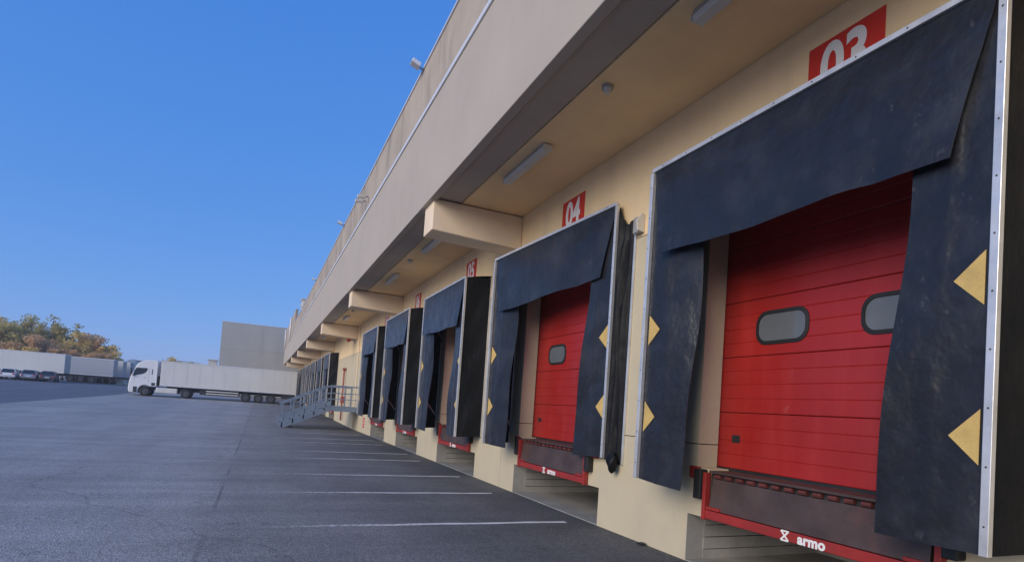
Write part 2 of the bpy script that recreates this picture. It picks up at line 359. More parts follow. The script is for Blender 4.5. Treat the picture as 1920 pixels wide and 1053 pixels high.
# ------------------------------------------------------------------ warehouse
WH = thing('warehouse', 'long cream dock warehouse with projecting concrete canopy and numbered bays', 'warehouse')
def cellwall(ys, zs, filled, name, m, x=XW, t=.30):
    """flat wall at x facing -X with openings; reveals where a filled cell meets an empty one"""
    ny, nz = len(ys)-1, len(zs)-1
    F = [[filled((ys[i]+ys[i+1])/2, (zs[j]+zs[j+1])/2) for j in range(nz)] for i in range(ny)]
    seen = set()
    for i0 in range(ny):
        for j0 in range(nz):
            if not F[i0][j0] or (i0, j0) in seen: continue
            comp = []; todo = [(i0, j0)]; seen.add((i0, j0))
            while todo:
                i, j = todo.pop(); comp.append((i, j))
                for q in ((i-1, j), (i+1, j), (i, j-1), (i, j+1)):
                    if 0 <= q[0] < ny and 0 <= q[1] < nz and F[q[0]][q[1]] and q not in seen: seen.add(q); todo.append(q)
            mb = MB()
            for i, j in comp:
                a, b, c, d = ys[i], ys[i+1], zs[j], zs[j+1]
                mb.add([(x, a, c), (x, b, c), (x, b, d), (x, a, d)], [(0, 1, 2, 3)])
                mb.add([(x+t, a, c), (x+t, b, c), (x+t, b, d), (x+t, a, d)], [(3, 2, 1, 0)])
                for (di, dj, e) in ((-1, 0, [(a, c), (a, d)]), (1, 0, [(b, c), (b, d)]), (0, -1, [(a, c), (b, c)]), (0, 1, [(a, d), (b, d)])):
                    ii, jj = i+di, j+dj
                    if 0 <= ii < ny and 0 <= jj < nz and F[ii][jj]: continue
                    (y0, z0), (y1, z1) = e
                    mb.add([(x, y0, z0), (x, y1, z1), (x+t, y1, z1), (x+t, y0, z0)], [(0, 1, 2, 3)])
            mb.build(name, m, WH)
PITW, LEVW, DOORW = 1.63, 1.30, 1.50
Z_PIT, Z_DOOR = .58, 4.15
def opening(y, z):
    for c in CENT:
        d = abs(y-c)
        if z < Z_PIT and d < PITW: return True
        if Z_PIT < z < DOCK and d < LEVW: return True
        if DOCK < z < Z_DOOR and d < DOORW: return True
    return False
yb = [-30.0, -10.0]
y = BEAM0+.35-BEAMP
edges = [-30.0, y]
while y < YEND-4: y += BEAMP; edges.append(min(y, YEND))
if edges[-1] < YEND: edges.append(YEND)
G = .006
for a, b in zip(edges, edges[1:]):
    for z0, z1 in ((-.3, 1.44), (1.44, 4.36), (4.36, ZS+.05)):
        ys = {a+G, b-G}
        for c in CENT:
            for w in (PITW, LEVW, DOORW):
                for s in (-1, 1):
                    if a+G < c+s*w < b-G: ys.add(c+s*w)
        zs = {z0+(G if z0 > 0 else 0), z1-G}
        for z in (Z_PIT, DOCK, Z_DOOR):
            if z0 < z < z1: zs.add(z)
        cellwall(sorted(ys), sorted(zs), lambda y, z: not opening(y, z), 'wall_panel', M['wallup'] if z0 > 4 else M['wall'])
MB().box(XW+.315, XW+.34, -30, YEND, 4.62, ZS).build('backing', M['joint'], WH)
# canopy fascia, coping, upper parapet
fe = [-30+0*1.0] + [12.36+BEAMP*k for k in range(-3, 8) if -29 < 12.36+BEAMP*k < YEND-2] + [YEND]
for a, b in zip(fe, fe[1:]):
    MB().box(XF, XF+.16, a+.008, b-.008, ZS-.06, 8.0).build('fascia_panel', M['fascia'], WH, bevel=.012)
    if a < 58:
        bb = min(b, 66)
        MB().box(XF+.05, XF+.2, a+.006, bb-.006, 8.105, 9.38).build('parapet_panel', M['parapet'], WH, bevel=.01)
        MB().box(XF-.03, XF+.22, a+.003, bb-.003, 8.003, 8.10).build('ledge_flashing', M['coping'], WH, bevel=.006)
        MB().box(XF+.02, XF+.3, a+.003, bb-.003, 9.383, 9.43).build('coping', M['coping'], WH, bevel=.006)
MB().box(XF+.165, XF+.20, -30, YEND, ZS+.0, 8.0).build('fascia_backing', M['joint'], WH)
# taller block at the far end
for a, b in ((66.01, 74), (74.01, 82), (82.01, YEND)):
    MB().box(XF+.05, XF+.3, a, b-.005, 8.03, 10.9).build('parapet_panel', M['parapet'], WH, bevel=.01)
for yy in (74, 88.5):
    MB().tube((XF-.06, yy, 8.0), (XF-.06, yy, 10.9), .09).build('downpipe', M['coping'], WH, smooth=True)
MB().box(XF+.4, XF+1.5, 61.5, 63.2, 9.3, 11.3).box(XF+.3, XF+1.6, 61.4, 63.3, 11.302, 11.4).build('roof_vent', M['cream2'], WH, bevel=.02)
# soffit slabs between the beams, with an open joint
be = [BEAM0+BEAMP*k for k in range(-3, 8) if BEAM0+BEAMP*k < YEND]
se = [-30]+be+[YEND]
for a, b in zip(se, se[1:]):
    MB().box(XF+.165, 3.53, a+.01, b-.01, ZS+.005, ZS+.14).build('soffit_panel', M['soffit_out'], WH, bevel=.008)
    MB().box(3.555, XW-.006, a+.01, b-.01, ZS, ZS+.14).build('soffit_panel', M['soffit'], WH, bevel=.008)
MB().box(XF+.21, XW+.26, -30, YEND, ZS+.16, ZS+.22).build('soffit_backing', M['joint'], WH)
for y in be:
    pr = [(2.94, ZS-.02), (2.94, ZS-.66), (XW-.004, ZS-.74), (XW-.004, ZS-.02)]
    MB().prism(pr, lambda a, b, t: (a, t, b), y, y+.66).build('canopy_beam', M['beam'], WH, bevel=.02)
# building mass behind
MB().box(XF+.31, 42, -30, YEND-.3, 9.0, 9.25).build('roof', M['fascia'], WH)
MB().box(XW+.305, 42, YEND-.28, YEND+.0, -.2, 9.0).build('end_wall', M['wall'], WH)
MB().box(XW+.305, 42, -30, -29.7, -.2, 9.0).build('end_wall', M['wall'], WH)
MB().box(41.7, 42, -29.69, YEND-.29, -.2, 9.0).build('rear_wall', M['wall'], WH)
MB().box(XF+.165, XW+.29, YEND-.2, YEND-.01, ZS+.23, 9.0).build('canopy_end', M['fascia'], WH)
# leveller pits: side walls with board marks, floor, back
boards = MB()
for k in range(4):
    z0 = -.02+k*.15+.004; t = .006*(k % 2)
    boards.box(XW+.262, XW+2.3, -.02-t, 0, z0, z0+.139)
bm_ = boards.mesh('pit_side_wall', M['concrete'])
for c in CENT:
    inst('pit_side_wall', bm_, WH, (0, c+PITW+.012, 0))
    inst('pit_side_wall', bm_, WH, (0, c-PITW-.012, 0), scale=(1, -1, 1))
    MB().box(XW+2.3, XW+2.4, c-PITW-.05, c+PITW+.05, -.05, DOCK-.02).build('pit_back_wall', M['concrete'], WH)
    MB().box(XW+.003, XW+2.3, c-PITW-.03, c+PITW+.03, -.08, .012).build('pit_floor', M['concrete'], WH)
    MB().box(XW+.27, XW+2.3, c-PITW-.05, c+PITW+.05, DOCK-.1, DOCK-.02).build('dock_slab', M['concrete'], WH)
    # pale edging of the pit mouth
    MB().box(XW-.004, XW+.30, c+PITW-.004, c+PITW+.0, 0.013, Z_PIT).build('pit_edging', M['concrete'], WH)

# ------------------------------------------------------------------ dock shelters
def shelter(c, label, group, seed, push=0.0, lod=1):
    r = random.Random(seed)
    T = thing('dock_shelter', label, 'dock shelter', (XW, c, 0), group=group)
    HW, D, ZB, ZT = 1.87, .60, .97, 4.80
    oL, oR = D, D-push
    zr = .17 if push else 0.0
    def front(u, v):        # u -1 near side .. +1 far side, v 0 bottom .. 1 top ; local x is -out
        k = (u+1)/2
        out = oR+(oL-oR)*k
        zt = ZT+zr*(1-k); zb = ZB+zr*.6*(1-k)
        return Vector((-out, u*HW, zb+(zt-zb)*v))
    ph = r.uniform(0, 6)
    # side panels of canvas from the wall to the front frame
    for s in (-1, 1):
        coll = push and s < 0
        def side(p, q, s=s, coll=coll):
            f = front(s, q); w = Vector((-.004, s*(HW+.10), f.z+.03))
            if coll: w.y = s*(HW+.34); w.z = .99+3.70*q
            P = f.lerp(w, p)
            if coll:
                P.x -= .055*abs(math.sin(3.2*math.pi*p+.7*math.sin(4*q)))*math.sin(math.pi*min(1, p*1.02))+.03*math.sin(9*q+5*p)*math.sin(math.pi*p)
                P.z -= .20*math.sin(math.pi*p)*q**8
            else:
                a = math.sin(math.pi*p)
                P.y += s*(.012*a*math.sin(22*q-5*p+ph) + .02*a*math.sin(5*q+ph))
            return P
        MB().grid(side, 16 if coll else 8, 60).build('side_panel', M['canvas'], T, smooth=True, solid=.006)
    def roof(p, q):
        f = front(-1+2*p, 1); P = f.lerp(Vector((-.004, f.y*1.05, ZT+.10-(.35*(1-p) if push else 0))), q)
        P.z += -.02*math.sin(math.pi*q)*math.sin(math.pi*p)+.01*math.sin(math.pi*q)*math.sin(9*p+ph)
        P.z -= .004
        return P
    MB().grid(roof, 24, 6).build('roof_sheet', M['canvas'], T, smooth=True, solid=.006)
    # side curtains, curling inwards
    curt = {}
    for s in (-1, 1):
        curl = .12 if s > 0 else -.03
        w0 = .74 if s > 0 else .76
        kk = r.uniform(.8, 1.2)
        def surf(d, q, s=s, curl=curl, kk=kk):
            P = front(s*(1-d/HW), q)
            e = d/.75
            P.x += curl*kk*e*e*(.55+.45*math.sin(math.pi*(q*.9+.05)))          # curl back towards the door
            P.x -= .026*math.sin(6*q+ph+s)*e + .014*math.sin(14*q+3*e+ph)*e + .012*math.exp(-((e-.42-.08*math.sin(4*q+ph))/.05)**2)
            return P
        def width(q, s=s, w0=w0):
            return w0 + (.07*S(.2, .8, q) if s > 0 else -.19*S(.05, .75, q)) - .03*math.sin(3*q+ph)
        def cs(p, q, s=s):
            P = surf(p*width(q), q*.985)
            P.z -= .05*p*(1-q)*(1 if s > 0 else .2)
            return P
        cu = MB().grid(cs, 14, 36).build('side_curtain', M['rubber'], T, smooth=True, solid=.008)
        for zc in (2.79, 1.73):
            mb = MB()
            q = (zc-ZB)/(ZT-ZB); hq = .185/(ZT-ZB)
            pts = []
            for (d, qq) in ((.065, q-hq), (.065, q+hq), (.25, q)):
                for off in (.006, .010):
                    P = surf(d, qq); P.x -= off+.004; pts.append(P)
            mb.add(pts, [(0, 2, 4), (1, 3, 5), (0, 1, 3, 2), (2, 3, 5, 4), (4, 5, 1, 0)])
            mb.build('marker_triangle', M['yellow'], T)
    # head curtain
    lean = r.uniform(-.02, .03)
    def head(p, q):           # q 0 top..1 bottom
        hw = HW-.035 - .24*S(.0, 1.0, q)*.35 - .24*q*.65
        u = (-1+2*p)*hw/HW
        P = front(u, 1)
        drop = 1.10+.05*math.sin(2.2*p+ph)*.6+.012*math.sin(11*p+ph)
        P.z -= q*drop+.012
        P.x -= .022 + .012*math.sin(math.pi*q)*(.5+.5*math.sin(math.pi*p)) + .058*q**1.3 + lean*q*.5
        P.x -= .022*math.sin(6.5*p+ph)*q + .010*math.sin(15*p-3*q+ph)*q + .006*math.sin(31*p+5*q+ph)*q*q - .018*math.exp(-((p-.12-.05*q)/.03)**2)*q
        return P
    MB().grid(head, 40, 16).build('head_curtain', M['rubber'], T, smooth=True, solid=.008)
    # aluminium edge rails
    def rail(p0, p1, a, b, name='edge_rail'):
        o = MB().bar(p0, p1, a, b).build(name, M['alu'], T, bevel=.004)
        n = int((Vector(p1)-Vector(p0)).length/.42)
        mb = MB()
        for i in range(n+1):
            P = Vector(p0).lerp(Vector(p1), (i+.5)/(n+1)); mb.tube(P+Vector((-.020, 0, 0)), P+Vector((-.030, 0, 0)), .0065, n=6)
        sc = mb.build('screws', M['screw'], o); sc['kind'] = 'stuff'
    off = Vector((-.030, 0, 0))
    rail(front(-1, 1)+off+Vector((0, 0, .0)), front(1, 1)+off, (0, 0, .05), (.05, 0, 0))
    for s in (-1, 1):
        rail(front(s, 0)+off, front(s, 1)+off-Vector((0, 0, .027)), (0, .055, 0), (.05, 0, 0))
        yw = s*(HW+.10 if not (push and s < 0) else HW+.36)
        MB().bar((-.015, yw, 1.0), (-.015, yw, 4.85 if not (push and s < 0) else 4.68), (0, .04, 0), (.024, 0, 0)).build('wall_rail', M['alu'], T, bevel=.003)
        # folding arms
        if not (push and s < 0):
            for z0, z1 in ((1.95, 1.35), (4.35, 3.7)):
                a = Vector((-D+.06, s*(HW-.05), z0)); b = Vector((-.03, s*(HW-.02), z1))
                MB().beam(a, b, .025, .05).build('folding_arm', M['steel'], T, bevel=.003)
                MB().beam((-.03, s*(HW-.02), z1-.12), (-.03, s*(HW-.02), z1+.12), .05, .05).build('arm_bracket', M['steel'], T)
    if push:
        def lump(p, q):
            a = 2*math.pi*p; rr = .085*math.sin(math.pi*q)**.7*(1+.28*math.sin(3*a+5*q)+.18*math.sin(5*a-7*q))
            return Vector((-.13+rr*math.cos(a)*.8, -HW-.27+rr*math.sin(a), 1.20-.34*q))
        MB().grid(lump, 14, 10).build('bunched_canvas', M['canvas'], T, smooth=True)
    return T
ordn = ['first', 'second', 'third', 'fourth', 'fifth', 'sixth', 'last']
shelter(NEAR[0], 'black rubber dock shelter with aluminium rails below the 03 sign', 'dock shelters along the wall', 1)
shelter(NEAR[1], 'black dock shelter with one side crushed against the wall, below the 04 sign', 'dock shelters along the wall', 2, push=.50)
shelter(NEAR[2], 'black rubber dock shelter with rippled side canvas below the 05 sign', 'dock shelters along the wall', 3)
shelter(NEAR[3], 'black rubber dock shelter below the 06 sign', 'dock shelters along the wall', 4)
shelter(NEAR[4], 'black rubber dock shelter below the 07 sign, beside the steel stairs', 'dock shelters along the wall', 5)
for i, c in enumerate(FAR):
    shelter(c, f'black dock shelter, {ordn[i]} of the far row counted from the steel stairs' if i != 5 else 'black dock shelter that the white lorry is backed up to', 'dock shelters along the wall', 10+i)

# ------------------------------------------------------------------ sectional doors
def door_proto():
    T = thing('dock_door', 'x', 'door', (0, 0, 0))
    X0 = .32
    nsec = 5; hs_ = .672; z = DOCK+.02
    for k in range(nsec):
        z0 = z+k*hs_; z1 = z0+hs_-.008
        prof = [(X0+.04, z0)]
        nr = 4; h = (z1-z0)/nr
        for j in range(nr):
            a = z0+j*h; b = a+h
            prof += [(X0+.006 if j else X0+.004, a), (X0, a+.007), (X0, b-.007)]
            if j == nr-1: prof += [(X0+.004, b)]
        prof += [(X0+.04, z1)]
        if k == 4: prof = [(a, min(b, Z_DOOR+.30)) for a, b in prof]
        sec = MB().prism(prof, lambda a, b, t: (a, t, b), -DOORW-.03, DOORW+.03).build('door_section', M['door'], T)
        if k == 2:
            for s in (-1, 1):
                def rr(hw, hh, rad, n=6):
                    pts = []
                    for cx, cz, a0 in ((hw-rad, hh-rad, 0), (-hw+rad, hh-rad, 90), (-hw+rad, -hh+rad, 180), (hw-rad, -hh+rad, 270)):
                        for i in range(n+1):
                            a = R(a0+90*i/n); pts.append((cx+rad*math.cos(a), cz+rad*math.sin(a)))
                    return pts
                cy, cz = s*.645, (z0+z1)/2-.02
                o1, i1 = rr(.355, .195, .15), rr(.315, .155, .12)
                n = len(o1); mb = MB()
                vs = [(X0-.012, cy+a, cz+b) for a, b in o1]+[(X0-.018, cy+a, cz+b) for a, b in i1]+[(X0+.006, cy+a, cz+b) for a, b in o1]+[(X0-.002, cy+a, cz+b) for a, b in i1]
                fs = []
                for i in range(n):
                    j = (i+1) % n
                    fs += [(i, j, n+j, n+i), (i, 2*n+i, 2*n+j, j), (n+i, n+j, 3*n+j, 3*n+i)]
                w = mb.add(vs, fs).build('window', M['black'], sec, smooth=False)
                g = MB().prism(rr(.318, .158, .12), lambda a, b, t, cy=cy, cz=cz: (t, cy+a, cz+b), X0-.006, X0-.001).build('pane', M['glassd'], sec)
        if k == 0:
            MB().box(X0-.006, X0+.01, 1.17, 1.29, z0+.31, z0+.40).build('hand_grip', M['black'], sec)
    MB().box(X0-.01, X0+.05, -DOORW, DOORW, DOCK-.012, DOCK+.017).build('bottom_seal', M['black'], T)
    return T
DP = door_proto()
def place(proto, cs, labels, group):
    for i, (c, l) in enumerate(zip(cs, labels)):
        o = proto if i == 0 else copy_tree(proto)
        o.location = (XW, c, 0); o['label'] = l; o['group'] = group
num = ['03', '04', '05', '06', '07']
wd = {'03': 'three', '04': 'four', '05': 'five', '06': 'six', '07': 'seven'}

place(DP, NEAR+FAR, [f'red sectional dock door with oval windows in bay {wd[n]}' for n in num] +
      [(f'red sectional door inside the {ordn[i]} far shelter counted from the steel stairs' if i != 5 else 'red sectional door behind the backed up white lorry') for i in range(7)], 'red dock doors')

# ------------------------------------------------------------------ dock levellers
def leveller_proto():
    T = thing('dock_leveller', 'x', 'dock leveller')
    W = LEVW-.02
    beam = MB().box(-.075, .10, -W, W, .590, .690).build('front_beam', M['redsteel'], T, bevel=.008)
    for s in (-1, 1):
        MB().box(-.088, -.01, s*W-.026, s*W+.026, .575, 1.12).build('side_post', M['redsteel'], T, bevel=.005)
        MB().box(-.115, -.002, s*(W+.035), s*(W+.155), .80, 1.15).build('bumper', M['black'], T, bevel=.012)
        MB().box(-.055, -.003, s*(W+.156), s*(W+.30), 1.03, 1.17).build('curb_angle', M['redsteel'], T, bevel=.004)
        MB().box(-.088, -.05, s*(W-.26), s*(W-.05), .701, .735).build('lip_keeper', M['redsteel'], T, bevel=.004)
    MB().bar((-.055, 0, .70), (-.01, 0, 1.055), (0, 2*W-.14, 0), (.022, 0, 0)).build('lip_plate', M['lip'], T, bevel=.003)
    for i in range(15):
        y = -W+.14+i*(2*W-.28)/14
        MB().tube((-.004, y-.045, 1.085), (-.004, y+.045, 1.085), .026, n=8).build('hinge_knuckle', M['hinge'], T)
    MB().box(-.05, .42, -W+.03, W-.03, 1.122, 1.148).build('deck_plate', M['lip'], T, bevel=.004)
    MB().box(.03, .05, -W, W, .705, 1.12).build('back_plate', M['chassis'], T)
    # maker's mark, lettering reading from the far end towards the camera
    me = text_mesh('armo', .135, M['white'], 1.0, .0055, .0015, 1.04)
    me.name = 'maker_lettering'
    inst('maker_lettering', me, beam, (-.078, -.17, .640), FACE_OUT)
    mb = MB()
    def stroke(p, q, w=.015):
        p, q = Vector((-.0765, *p)), Vector((-.0765, *q)); d = (q-p).normalized(); a = d.cross(Vector((1, 0, 0)))
        mb.bar(p, q, a*w, (.003, 0, 0))
    cy, cz, hw, hh = .13, .640, .045, .046
    stroke((cy+hw, cz+hh), (cy-hw, cz+hh)); stroke((cy+hw, cz-hh), (cy-hw, cz-hh))
    stroke((cy+hw, cz+hh), (cy-hw, cz-hh), .017); stroke((cy-hw, cz+hh), (cy+hw, cz-hh), .017)
    for i, v in enumerate(mb.v): mb.v[i] = (v[0]-.0006*(i//8), v[1], v[2])
    mb.build('maker_emblem', M['white'], beam)
    return T
LP = leveller_proto()
place(LP, NEAR+FAR, [f'red framed dock leveller with rusty lip plate at bay {wd[n]}' for n in num] +
      [(f'red framed dock leveller in the {ordn[i]} far bay counted from the steel stairs' if i != 5 else 'red framed dock leveller behind the white lorry') for i in range(7)], 'dock levellers')

# ------------------------------------------------------------------ number signs
for n, c in zip(num, (3.83, 9.13, 14.63, 20.3, 25.8)):
    T = thing('bay_number_sign', f'red wall sign with the white digits zero {wd[n]}', 'sign', (XW, c, 4.87), group='bay number signs')
    MB().box(-.008, -.001, -.40, .40, 0, .74).build('plate', M['sign'], T)
    me = text_mesh(n, .64, M['white'], .80, .020, .0015, 1.0)
    inst('number', me, T, (-.0105, 0, .43), FACE_OUT)

# ------------------------------------------------------------------ canopy lamps, detectors, floodlights
def lamp_proto():
    T = thing('strip_lamp', 'x', 'lamp')
    MB().box(-.075, .075, -.8, .8, -.05, -.001).build('housing', M['lampback'], T, bevel=.01)
    pr = [(-.085, -.05), (-.07, -.115), (.07, -.115), (.085, -.05)]
    MB().prism(pr, lambda a, b, t: (a, t, b), -.81, .81).build('diffuser', M['lampbody'], T, bevel=.015)
    for s in (-1, 1): MB().box(-.08, .08, s*.812, s*.825, -.105, -.03).build('end_cap', M['lampbody'], T)
    return T
Lp = lamp_proto()
lys = [3.85, 8.85, 14.6, 19.6, 25.6, 30.9, 36.9, 42.3, 48.2, 53.6]
tx = ['above bay three', 'above bay four', 'above bay five', 'above bay six', 'above bay seven', 'above the steel stairs',
      'past the beam beyond the steel stairs', 'above the first far shelter', 'above the second far shelter', 'above the third far shelter']
for i, yy in enumerate(lys):
    o = Lp if i == 0 else copy_tree(Lp)
    o.location = (3.83, yy, ZS); o['label'] = f'unlit strip lamp on the canopy soffit {tx[i]}'; o['group'] = 'strip lamps under the canopy'
def dome_proto():
    T = thing('ceiling_detector', 'x', 'detector')
    MB().tube((0, 0, 0), (0, 0, -.04), .075, n=14).build('base', M['lampback'], T)
    MB().tube((0, 0, -.04), (0, 0, -.10), .055, .03, n=14).build('dome', M['lampbody'], T)
    return T
Dp = dome_proto()
for i, (yy, l) in enumerate([(6.24, 'small round detector on soffit between bays three and four'), (16.8, 'small round detector on soffit between bays five and six'), (28.2, 'small round detector on soffit past bay seven')]):
    o = Dp if i == 0 else copy_tree(Dp); o.location = (3.76, yy, ZS-.001); o['label'] = l; o['group'] = 'soffit detectors'
def flood_proto():
    T = thing('floodlight', 'x', 'floodlight')
    MB().beam((.04, 0, .02), (-.16, 0, .12), .05, .05).build('bracket', M['steel'], T)
    a = Vector((-.12, 0, .12)); d = Vector((-.86, 0, .34)).normalized()
    MB().bar(a, a+d*.34, (0, .34, 0), Vector((.34, 0, .86)).normalized()*.16).build('head', M['coping'], T, bevel=.02)
    MB().bar(a+d*.341, a+d*.35, (0, .28, 0), Vector((.34, 0, .86)).normalized()*.12).build('lens', M['lampbody'], T)
    return T
Fp = flood_proto()
for i, (yy, z, l) in enumerate([(13.0, 9.35, 'grey floodlight on the parapet edge above the 04 and 05 bays'), (26.6, 9.35, 'grey floodlight on the parapet edge above the 07 bay'), (40.5, 9.35, 'grey floodlight on the parapet edge past the steel stairs'), (53.5, 9.35, 'grey floodlight on the parapet edge near the roof vent')]):
    o = Fp if i == 0 else copy_tree(Fp); o.location = (XF+.02, yy, z); o.scale = (.62, .62, .62); o['label'] = l; o['group'] = 'parapet floodlights'
T = thing('security_camera', 'pair of small white cameras on the stained parapet band', 'camera', (XF+.05, 20.0, 8.5))
for dy in (0, .5):
    MB().tube((0, dy, .1), (-.16, dy, .1), .02, n=6).build('arm', M['steel'], T)
    MB().bar((-.10, dy-.02, .08), (-.40, dy-.1, .02), (0, .11, 0), (0, 0, .11)).build('camera_body', M['lampbody'], T, bevel=.02)

# ------------------------------------------------------------------ wall fittings
T = thing('junction_box', 'small grey box wrapped in plastic on the wall beside the crushed shelter', 'box', (XW, 7.02, 4.40))
MB().box(-.10, -.001, -.07, .07, .0, .24).build('box_body', M['lampback'], T, bevel=.02)
MB().prism([(-.13, .02), (-.15, .16), (-.06, .29), (-.001, .27), (-.001, .0)], lambda a, b, t: (a, t, b), -.10, -.075).build('plastic_wrap', M['lampbody'], T, bevel=.01)
T = thing('alarm_sounder', 'red alarm sounder on a bracket high on the cream wall', 'alarm', (XW, 35.3, 5.15))
MB().box(-.2, -.001, -.09, .09, 0, .10).build('bracket', M['cream2'], T, bevel=.01)
MB().tube((-.2, 0, .06), (-.42, .05, 0), .07, .13, n=12).build('horn', M['sign'], T, smooth=True)
T = thing('hydrant_riser', 'red hydrant riser pipes with valve box on the wall behind the stairs', 'hydrant', (XW, 38.0, .2))
for dy in (-.13, .13): MB().tube((-.12, dy, .1), (-.12, dy, 3.4), .035, n=10).build('pipe', M['dullred'], T, smooth=True)
MB().box(-.2, -.001, -.22, .22, 3.28, 3.42).build('top_clamp', M['dullred'], T, bevel=.01)
MB().box(-.26, -.001, -.75, -.25, 1.2, 1.6).build('valve_box', M['dullred'], T, bevel=.02)
T = thing('wall_notice', 'small red notice plate low on the wall beyond the 07 bay', 'notice', (XW, 29.9, .28))
MB().box(-.012, -.001, -.2, .2, 0, .5).build('plate', M['sign'], T)
for k in range(3): MB().box(-.0145, -.0125, -.14, .14, .1+.13*k, .14+.13*k).build('print_band', M['white'], T)
mb = MB().tube((XW-.03, 33.2, .1), (XW-.03, 33.2, ZS-.05), .025, n=8)
tag(mb.build('wall_conduit', M['beam'], smooth=True), 'thin cream conduit running up the wall behind the steel stairs', 'conduit')
mb = MB().prism([(0, 0), (.09, .0), (.15, .02), (.07, .03), (.01, .02)], lambda a, b, t: (XW-.10+t*.6, 6.55-a*1.0, .004+b), 0, .12)
tag(mb.build('rubber_scrap', M['black'], bevel=.008), 'torn black rubber scrap at the foot of the cream wall', 'scrap')

# ------------------------------------------------------------------ steel stairs with landing
T = thing('steel_stairs', 'blue grey steel stairs with landing and handrails against the wall', 'stairs', (1.05, 32.5, 0))
x0, xl, xr = .05, 2.35, 3.86          # local: foot, landing edge, wall
y0, y1 = -1.0, 1.9
zl = 1.24
MB().box(xl, xr, y0, y1, zl-.03, zl).build('landing_deck', M['stair'], T, bevel=.005)
for yy in (y0, y1):
    MB().box(xl, xr, yy-.03, yy+.03, zl-.25, zl-.031).build('landing_girder', M['stair'], T, bevel=.006)
    pr = [(x0-.1, .02), (x0+.16, .02), (xl+.02, zl-.26), (xl+.02, zl+.0), (x0-.1, .24)]
    MB().prism(pr, lambda a, b, t: (a, t, b), yy-.03, yy+.03).build('stringer', M['stair'], T, bevel=.006)
for k in range(7):
    xx = x0+.12+k*(xl-x0)/7.2; zz = (k+1)*zl/7.6
    MB().box(xx-.02, xx+.27, y0+.031, y1-.031, zz-.03, zz).build('tread', M['stair'], T, bevel=.004)
for yy in (y0, y1):
    for x in (xl+.04, (xl+xr)/2, xr-.04):
        MB().box(x-.03, x+.03, yy-.03, yy+.03, zl, zl+1.05).build('baluster', M['stair'], T)
    for k in range(5):
        x = x0+.05+k*(xl-x0)/4.6; zb = .1+(x-x0)/(xl-x0)*(zl-.1)
        MB().box(x-.03, x+.03, yy-.03, yy+.03, max(.02, zb-.12), zb+1.1).build('baluster', M['stair'], T)
    for dz, th in ((1.07, .075), (.70, .04), (.38, .04)):
        MB().beam((x0-.05, yy, .1+dz+.03), (xl+.03, yy, zl+dz), .06 if th > .05 else .04, th).build('handrail' if th > .05 else 'mid_rail', M['stair'], T, bevel=.004)
        MB().beam((xl+.03, yy, zl+dz), (xr, yy, zl+dz), .06 if th > .05 else .04, th).build('handrail' if th > .05 else 'mid_rail', M['stair'], T, bevel=.004)
for yy in (y0, y1):
    MB().beam((x0-.1, yy, .40), (xl+.02, yy, zl+.17), .02, .22).build('kick_plate', M['stair'], T, bevel=.004)

# ------------------------------------------------------------------ lorry and parked trailers
def wheel(parent, x, y, r=.5, w=.3, s=-1):
    o = MB()
    n = 24; prof = [(-w/2, r*.62), (-w/2, r*.93), (-w/2+.03, r), (w/2-.03, r), (w/2, r*.93), (w/2, r*.62)]
    vs = []; fs = []
    for i in range(n):
        a = 2*math.pi*i/n
        for t, rr in prof: vs.append((x+rr*math.cos(a), y+t, r+rr*math.sin(a)))
    k = len(prof)
    for i in range(n):
        for j in range(k-1): fs.append((i*k+j, i*k+j+1, ((i+1) % n)*k+j+1, ((i+1) % n)*k+j))
    ty = o.add(vs, fs).build('wheel', M['tyre'], parent, smooth=True)
    MB().tube((x, y+s*(w/2-.05), r), (x, y+s*(w/2-.04), r), r*.62, n=20).tube((x, y+s*(w/2-.05), r), (x, y+s*(w/2+.03), r), r*.25, n=12).build('rim', M['rim'], ty)
    return ty
